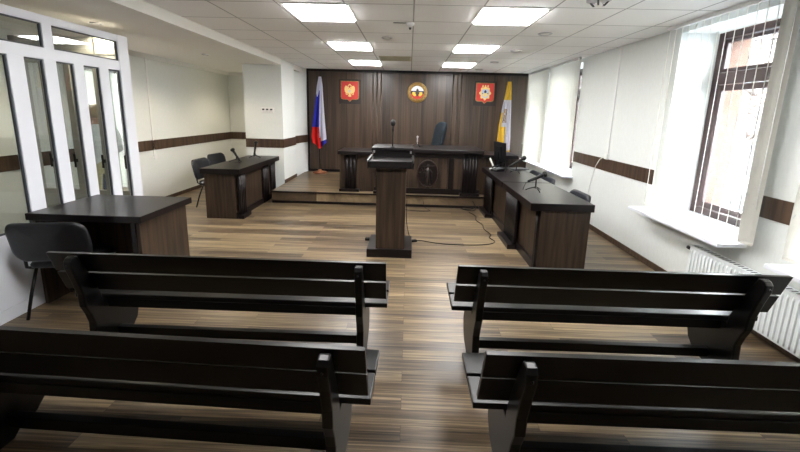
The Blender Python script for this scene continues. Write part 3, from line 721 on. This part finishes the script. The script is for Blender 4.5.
MB().prism([(-.022, .035), (.022, .035), (.022, -.01), (0, -.03), (-.022, -.01)], Y0-.01, Y0-.003, 'y', .001).build('breast_shield', silver_m, t)
t = emblem_board('red shield with a silver crest, right on the panelled wall by the yellow flag', 1.795, 2.235)
e = MB(); n = 40
e.prism([((.135+.018*math.cos(k*2*PI/n*8))*math.cos(2*PI*k/n)*.95, .01+(.150+.02*math.cos(k*2*PI/n*8))*math.sin(2*PI*k/n)) for k in range(n)], -.052, -.044, 'y', .002)
for q in (-.06, 0, .06): e.prism([(q-.02, .14), (q+.02, .14), (q+.012, .19), (q, .205), (q-.012, .19)], -.05, -.044, 'y', .002)
e.build('wreath', cream_gold, t)
e = MB(); e.prism([(-.085, .08), (-.04, .105), (0, .095), (.04, .105), (.085, .08), (.09, -.02), (.07, -.08), (0, -.115), (-.07, -.08), (-.09, -.02)], -.06, -.052, 'y', .003); e.build('crest', silver_m, t)
e = MB(); e.prism([(-.05, .01), (.05, .01), (.06, -.05), (0, -.085), (-.06, -.05)], -.066, -.06, 'y', .002); e.build('crest_base', cream_gold, t)
e = MB(); e.prism([(-.03, .05), (.0, .085), (.03, .05), (.02, .015), (-.02, .015)], -.067, -.06, 'y', .002).box(-.075, .075, -.065, -.06, -.005, .012, .001); e.build('crest_mark', navy_en, t)
t = thing('round_emblem', 'round gold rimmed emblem at the middle of the panelled wall', 'emblem', (.175, YW, 2.225))
RX = Matrix.Rotation(PI/2, 4, 'X')
MB().lathe([(.235, 0), (.24, .02), (.228, .04), (.2, .035), (.185, .045), (.17, .035), (.165, .02), (.155, .02), (.15, 0)], (0, 0, 0), 40, T=RX).build('rim', gold, t)
def seg(z0, z1, m, nm, y0=-.03):
    R = .155; a = []; 
    for k in range(13): z = z0+(z1-z0)*k/12; a.append((math.sqrt(max(R*R-z*z, 0)), z))
    p = a+[(-u, v) for u, v in a[::-1]]
    p2 = []
    for q in p:
        if not p2 or (Vector(q)-Vector(p2[-1])).length > 1e-4: p2.append(q)
    if (Vector(p2[0])-Vector(p2[-1])).length < 1e-4: p2.pop()
    MB().prism(p2, y0, -.001, 'y').build(nm, m, t)
seg(.035, .154, white_en, 'white_field'); seg(-.035, .035, navy_en, 'blue_field'); seg(-.154, -.035, red, 'red_field')
e = MB()
for s in (-1, 1):
    e.prism([(s*u, v) for u, v in [(.03, -.06), (.05, -.02), (.04, .0), (.09, .012), (.125, -.005), (.115, -.05), (.08, -.085), (.045, -.09)]][::s], -.045, -.03, 'y', .003)
e.build('golden_wings', yellow_en, t)
MB().prism([(-.03, .03), (-.022, .075), (0, .09), (.022, .075), (.035, .03), (.025, -.02), (.02, -.09), (-.02, -.09), (-.025, -.02)], -.05, -.03, 'y', .004).build('centre_figure', dark_en, t)

# ------------------------------------------------------------------ radiator
t = thing('radiator', 'white panel radiator below the near window sill', 'radiator', (XR-.10, 0, .09))
s = MB(); y0, y1 = 2.30, 3.62; hh = .425
s.box(-.01, .045, y0, y1, 0, hh, .008)
n = int((y1-y0)/.042)
for k in range(n):
    yy = y0+.04+k*(y1-y0-.08)/(n-1); s.tube([(-.008, yy, .02), (-.012, yy, .05), (-.012, yy, hh-.05), (-.008, yy, hh-.02)], .009, 6)
s.build('panel', radi_m, t)
s = MB(); s.box(-.014, .075, y0-.004, y1+.004, hh-.006, hh+.012, .004, m=radi_m)
for k in range(n): yy = y0+.04+k*(y1-y0-.08)/(n-1); s.box(.0, .05, yy-.008, yy+.008, hh+.0118, hh+.0128, m=gasket)
s.build('top_grille', radi_m, t)
MB().lathe([(.014, 0), (.02, .02), (.02, .045), (.012, .05)], (0, 0, 0), 12, T=Matrix.Translation((.01, y1+.004, hh-.03)) @ Matrix.Rotation(-PI/2, 4, 'X')).build('valve', black_pl, t)
for q in (y0+.2, y1-.2): MB().box(.045, .099, q-.02, q+.02, .1, .38, .003).build('bracket', radi_m, t)

# ------------------------------------------------------------------ small wall and ceiling fittings
t = thing('switch_plate', 'white plate of three switches on the pillar', 'switch', (-2.86, YP, 1.715))
MB().box(-.13, .13, -.012, 0, -.045, .055, .004).build('plate', white_pl, t)
for k in (-1, 0, 1):
    q = MB().box(k*.08-.03, k*.08+.03, -.02, -.012, -.028, .04, .003).build('switch', white_pl, t)
    MB().box(k*.08-.024, k*.08+.024, -.0225, -.02, .004, .034, .001).build('dark_key', gasket, q)
def trunking(name, lab, x, y, z0, s):
    t = thing(name, lab, 'cable duct', (x, y, z0))
    MB().box(min(0, s*.014), max(0, s*.014), -.018, .018, .07, (ZA if s > 0 else CZ)-z0-.01, .002).build('duct', white_pl, t)
    MB().box(min(0, s*.035), max(0, s*.035), -.04, .04, -.01, .07, .004).build('socket_box', white_pl, t)
    return t
trunking('cable_duct', 'thin white cable duct with a box on the right wall above the band', XR, 5.58, 1.15, -1)
trunking('cable_duct', 'thin cable duct with a box on the far left alcove wall', XA, 6.66, .82, 1)
o = MB().tube([(XR-.03, 5.63, 1.17), (XR-.025, 5.75, 1.12), (XR-.022, 5.86, 1.0), (XR-.022, 5.95, .75), (XR-.022, 6.02, .4), (XR-.022, 6.04, .02)], .006, 6).build('hanging_cable', white_pl); tag(o, 'white cable hanging from the box on the right wall', 'cable')
def downlight(lab, x, y, r=.085, z=CZ, group='round ceiling downlights'):
    t = thing('downlight', lab, 'downlight', (x, y, z), 0, group)
    MB().lathe([(r, 0), (r, -.006), (r*.86, -.014), (r*.78, -.012), (r*.74, -.002)], (0, 0, 0), 24).build('ring', silver_grey, t)
    MB().lathe([(r*.72, -.001), (r*.5, -.009), (.01, -.013)], (0, 0, 0), 20).build('lens', lens_m, t)
    return t
downlight('round downlight nearest the viewer in the right hand ceiling row', 1.615, 4.87)
downlight('second round downlight from the viewer in the right hand ceiling row', 1.61, 6.14)
downlight('third round downlight from the viewer in the right hand ceiling row', 1.58, 7.47)
downlight('farthest round downlight of the right hand ceiling row', 1.52, 8.75)
downlight('single round downlight in the middle of the ceiling, left of the sensor', -.33, 5.32, .075)
t = thing('ceiling_sensor', 'small white ceiling sensor on the middle grid line', 'sensor', (-.02, 4.46, CZ))
MB().lathe([(.045, 0), (.047, -.02), (.03, -.035), (.018, -.05)], (0, 0, 0), 18).build('housing', white_pl, t)
MB().lathe([(.016, 0), (.013, -.018), (.004, -.024)], (0, 0, -.05), 12).build('lens', gasket, t)
MB().box(-.19, -.02, -.008, .008, -.006, 0, .002).build('cable_strip', gasket, t)
t = thing('ceiling_grille', 'beige rectangular ventilation grille in the ceiling near the panelled wall', 'grille', (-.28, 7.30, CZ))
MB().box(-.30, .29, -.28, .27, -.012, 0, .004).build('frame', beige, t)
s = MB()
for k in range(8): s.box(-.27, .26, -.24+k*.062, -.215+k*.062, -.018, -.012)
s.build('louvres', beige, t)
t = thing('ceiling_spotlight', 'dark bracket lamp on the ceiling at the top edge of the photo', 'spotlight', (1.58, 3.47, CZ))
MB().lathe([(.10, 0), (.10, -.012), (.07, -.016)], (0, 0, 0), 20).build('ring', silver_grey, t)
for k in range(3):
    a = 2*PI*k/3; MB().tube([(.08*math.cos(a), .08*math.sin(a), -.012), (.05*math.cos(a), .05*math.sin(a), -.045), (0, 0, -.05)], .008, 6).build('claw', gasket, t)
MB().lathe([(.03, 0), (.035, -.02), (.015, -.03)], (0, 0, -.03), 14).build('lens', lens_m, t)
for lab, yy in (('small round alcove downlight just above the glazed partition', 4.30), ('small round alcove downlight between the partition and the pillar', 6.55), ('unseen small round downlight added beside the pillar at the alcove end', 8.55)):  # the last downlight is unseen, added to light the alcove end
    dl = downlight(lab, -3.46, yy, .06, ZA, 'alcove downlights')
    ld = bpy.data.lights.new('alcove_spot', 'SPOT'); ld.energy = 30; ld.color = (1, .86, .64); ld.spot_size = 2.45; ld.spot_blend = .6; ld.shadow_soft_size = .05
    lo = bpy.data.objects.new('lamp_bulb', ld); col.objects.link(lo); lo.parent = dl; lo.location = (0, 0, -.03)

# ------------------------------------------------------------------ cables on the floor
def cable(lab, pts, r=.006):
    P = []
    for i in range(len(pts)-1):
        p0 = Vector(pts[max(i-1, 0)]); p1 = Vector(pts[i]); p2 = Vector(pts[i+1]); p3 = Vector(pts[min(i+2, len(pts)-1)])
        for k in range(6):
            f = k/6; P.append(.5*((2*p1)+(p2-p0)*f+(2*p0-5*p1+4*p2-p3)*f*f+(-p0+3*p1-3*p2+p3)*f**3))
    P.append(Vector(pts[-1])); o = MB().tube(P, r, 6).build('floor_cable', black_pl); return tag(o, lab, 'cable')
z = .0065
cable('black cable on the floor from the lectern to the right desk', [(.10, 4.93, .01), (.2, 4.98, z), (.47, 4.88, z), (.87, 4.86, z), (1.15, 4.93, z), (1.24, 5.05, z), (1.20, 5.2, z), (1.25, 5.36, z), (1.20, 5.6, z), (1.22, 5.85, z), (1.16, 6.1, z), (1.2, 6.35, z), (1.12, 6.6, z)])
cable('looped black cable lying at the foot of the platform step', [(.30, 6.88, .13), (.34, 6.84, z), (.42, 6.62, z), (.2, 6.58, z), (-.02, 6.66, z), (-.05, 6.8, z)], .005)
cable('tangle of black cable where the platform meets the right desk', [(1.0, 6.83, z), (1.15, 6.75, .02), (1.25, 6.84, .03), (1.12, 6.87, .04), (1.02, 6.74, .025), (1.2, 6.66, .02), (1.27, 6.78, .05), (1.22, 6.86, .16)], .007)
cable('short black lead running down the right of the lectern', [(-.0, 4.80, .62), (.005, 4.86, .3), (.05, 4.98, .06), (.09, 4.99, .012)], .005)
o = MB().box(-.05, .05, -.025, .025, 0, .03, .006).build('power_plug', black_pl, None, (.10, 4.94, 0)); o.rotation_euler = (0, 0, .4); tag(o, 'black plug on the floor right of the lectern', 'plug')
o = MB().box(-.03, .03, -.03, .03, 0, .035, .006).build('power_plug', black_pl, None, (-.53, 4.95, 0)); tag(o, 'black plug on the floor left of the lectern', 'plug')

# ------------------------------------------------------------------ people behind the glass
def person(lab, loc, rz, top, legs, hair, H=1.74):
    t = thing('person', lab, 'person', loc, rz)
    me = bpy.data.meshes.new('body'); V = []; E = []; Rr = []
    def v(x, y, z, r, p=None):
        V.append((x, y, z)); Rr.append(r)
        if p is not None: E.append((p, len(V)-1))
        return len(V)-1
    pel = v(0, 0, .93, .145); wst = v(0, 0, 1.08, .13, pel); che = v(0, 0, 1.28, .15, wst); nb = v(0, .01, 1.44, .085, che); nk = v(0, 0, 1.50, .055, nb)
    hd = v(0, -.015, 1.585, .088, nk); h2 = v(0, -.01, 1.67, .082, hd); v(0, -.115, 1.60, .018, hd)
    for s in (-1, 1):
        hp = v(s*.09, 0, .86, .09, pel); kn = v(s*.10, -.01, .48, .062, hp); an = v(s*.10, .02, .09, .042, kn); v(s*.11, -.13, .035, .036, an)
        sh = v(s*.175, 0, 1.40, .065, nb); el = v(s*.23, .03, 1.13, .046, sh); wr = v(s*.17, -.16, 1.05, .032, el); hn = v(s*.15, -.22, 1.05, .03, wr)
        for k in range(4):
            f1 = v(s*(.13+.016*k), -.27, 1.055-.004*k, .010, hn); v(s*(.13+.016*k), -.305+.006*abs(k-1), 1.04, .009, f1)
        th = v(s*.115, -.235, 1.07, .011, hn); v(s*.105, -.265, 1.065, .009, th)
        v(s*.085, -.005, 1.60, .018, hd)
    me.from_pydata(V, E, []); o = bpy.data.objects.new('body', me); col.objects.link(o)
    sk = o.modifiers.new('s', 'SKIN'); 
    for i, r in enumerate(Rr): me.skin_vertices[0].data[i].radius = (r, r*(.78 if i in (0, 1, 2, 3) else 1))
    me.skin_vertices[0].data[0].use_root = True
    o.modifiers.new('d', 'SUBSURF').levels = 2
    dg = bpy.context.evaluated_depsgraph_get(); m2 = bpy.data.meshes.new_from_object(o.evaluated_get(dg)); o.modifiers.clear(); o.data = m2; bpy.data.meshes.remove(me)
    m2.materials.clear()
    for q in (skin_m, top, legs, shoe_m): m2.materials.append(q)
    for p in m2.polygons:
        c = p.center; p.use_smooth = True
        if c.z > 1.475 or (c.y < -.15 and .98 < c.z < 1.12): p.material_index = 0
        elif c.z > .95 or (abs(c.x) > .16 and c.z > .9): p.material_index = 1
        elif c.z > .085: p.material_index = 2
        else: p.material_index = 3
    o.parent = t
    h = MB(); h.lathe([(.01, .105), (.06, .095), (.095, .05), (.102, 0), (.098, -.05), (.08, -.075)], (0, .012, 1.645), 18)
    h.build('hair', hair, t)
    s = MB()
    for q in (-1, 1): s.lathe([(.004, -.008), (.009, 0), (.004, .008)], (q*.032, -.098, 1.625), 8)
    s.build('eyes', shoe_m, t)
    return t
person('fair haired person in white shirt and pale trousers standing behind the glass', (-4.30, 5.16, 0), PI+.9, shirt_m, trou_m, hair_l)
person('dark haired person in dark clothes standing behind the glass', (-4.86, 5.76, 0), .9+PI/2-.6, jack_m, navy_t, hair_d)

# unseen lamp added to brighten the corridor beyond the doorway
t = thing('corridor_fill_light', 'unseen ceiling lamp added to brighten the corridor beyond the glass', 'ceiling light', (XA-.85, 5.6, CZ))
MB().box(-.32, .32, -.62, .62, -.02, 0, .003).build('frame', white_pl, t)
MB().box(-.28, .28, -.58, .58, -.026, -.02).build('diffuser', emis('corridor_fill_diffuser', (1, .98, .95, 1), LAMP*2.6), t)

# ------------------------------------------------------------------ outdoors
tag(struct('ground', MB().box(XR+.72, 70, -40, 70, -1.5, -1.35), snow), kind='structure')
def tree(lab, x, y, sc, seed):
    r = random.Random(seed); t = thing('bare_tree', lab, 'tree', (x, y, -1.35), 0, 'bare trees outside')
    tr = MB(); br = MB()
    tr.tube([(0, 0, 0), (.03, .02, 1.4*sc), (-.03, .05, 2.6*sc), (.05, 0, 4.2*sc)], [.13, .11, .085, .04], 8); tr.build('trunk', bark, t)
    for k in range(44):
        z0 = (1.3+2.8*r.random())*sc; a = r.random()*2*PI; L = (1.0+.9*r.random())*sc*.8
        p0 = Vector((0, 0, z0)); p1 = p0+Vector((math.cos(a)*L*.5, math.sin(a)*L*.5, L*.3)); p2 = p0+Vector((math.cos(a+.2)*L, math.sin(a+.2)*L, L*.75))
        br.tube([p0, p1, p2], [.05, .035, .015], 5)
        for q in range(4):
            f = .35+.15*q; c = p0.lerp(p2, f); a2 = a+r.uniform(-1.2, 1.2); l2 = L*.45
            br.tube([c, c+Vector((math.cos(a2)*l2, math.sin(a2)*l2, l2*.5))], [.025, .012], 4)
    br.build('branches', bark, t)
tree('bare leafless tree seen through the near window blind', 12.2, 14.0, 1.7, 3)
car_m = mat('grey_car_paint', srgb(78, 80, 84), .4)
def car(lab, x, y, rz):
    t = thing('parked_car', lab, 'car', (x, y, -1.35), rz)
    MB().prism([(-2.1, .3), (2.05, .3), (2.1, .62), (1.9, .78), (1.0, .88), (.45, 1.38), (-1.1, 1.40), (-1.75, .92), (-2.1, .85)], -.82, .82, 'y', .05).build('body', car_m, t)
    MB().prism([(.88, .92), (.42, 1.30), (-1.05, 1.32), (-1.55, .94)], -.835, .835, 'y', .01).build('side_windows', screen_m, t)
    for a in (-1.3, 1.3):
        for s in (-1, 1):
            wh = MB().lathe([(.31, -.1), (.33, -.06), (.33, .06), (.31, .1)], (0, 0, 0), 20, T=Matrix.Translation((a, s*.78, .33)) @ Matrix.Rotation(PI/2, 4, 'X')).build('wheel', black_pl, t)
            MB().lathe([(.2, -.11), (.2, .11)], (0, 0, 0), 16, T=Matrix.Translation((a, s*.78, .33)) @ Matrix.Rotation(PI/2, 4, 'X')).build('hub_cap', silver_grey, wh)
car('grey car parked outside the near window', 8.9, 9.9, PI/2+.6)
stone_m = noisy('dark_stone', srgb(54, 53, 54), srgb(76, 74, 74), (1.2, 1.2, 1.2), .9)
t = thing('neighbour_building', 'grey building across the yard outside the near window', 'building', (21, 24.4, -1.35), -.7)
MB().box(-7, 7, -3, 3, 0, 7.5).build('wall', stone_m, t)
for k in range(5):
    for j in range(2): MB().box(-6+k*2.6, -4.8+k*2.6, -3.03, -2.98, 1.2+j*3, 2.9+j*3).build('window', greyf, t)
MB().prism([(-3.3, 7.5), (3.3, 7.5), (0, 9)], -7.3, 7.3, 'x').build('roof', bark, t)
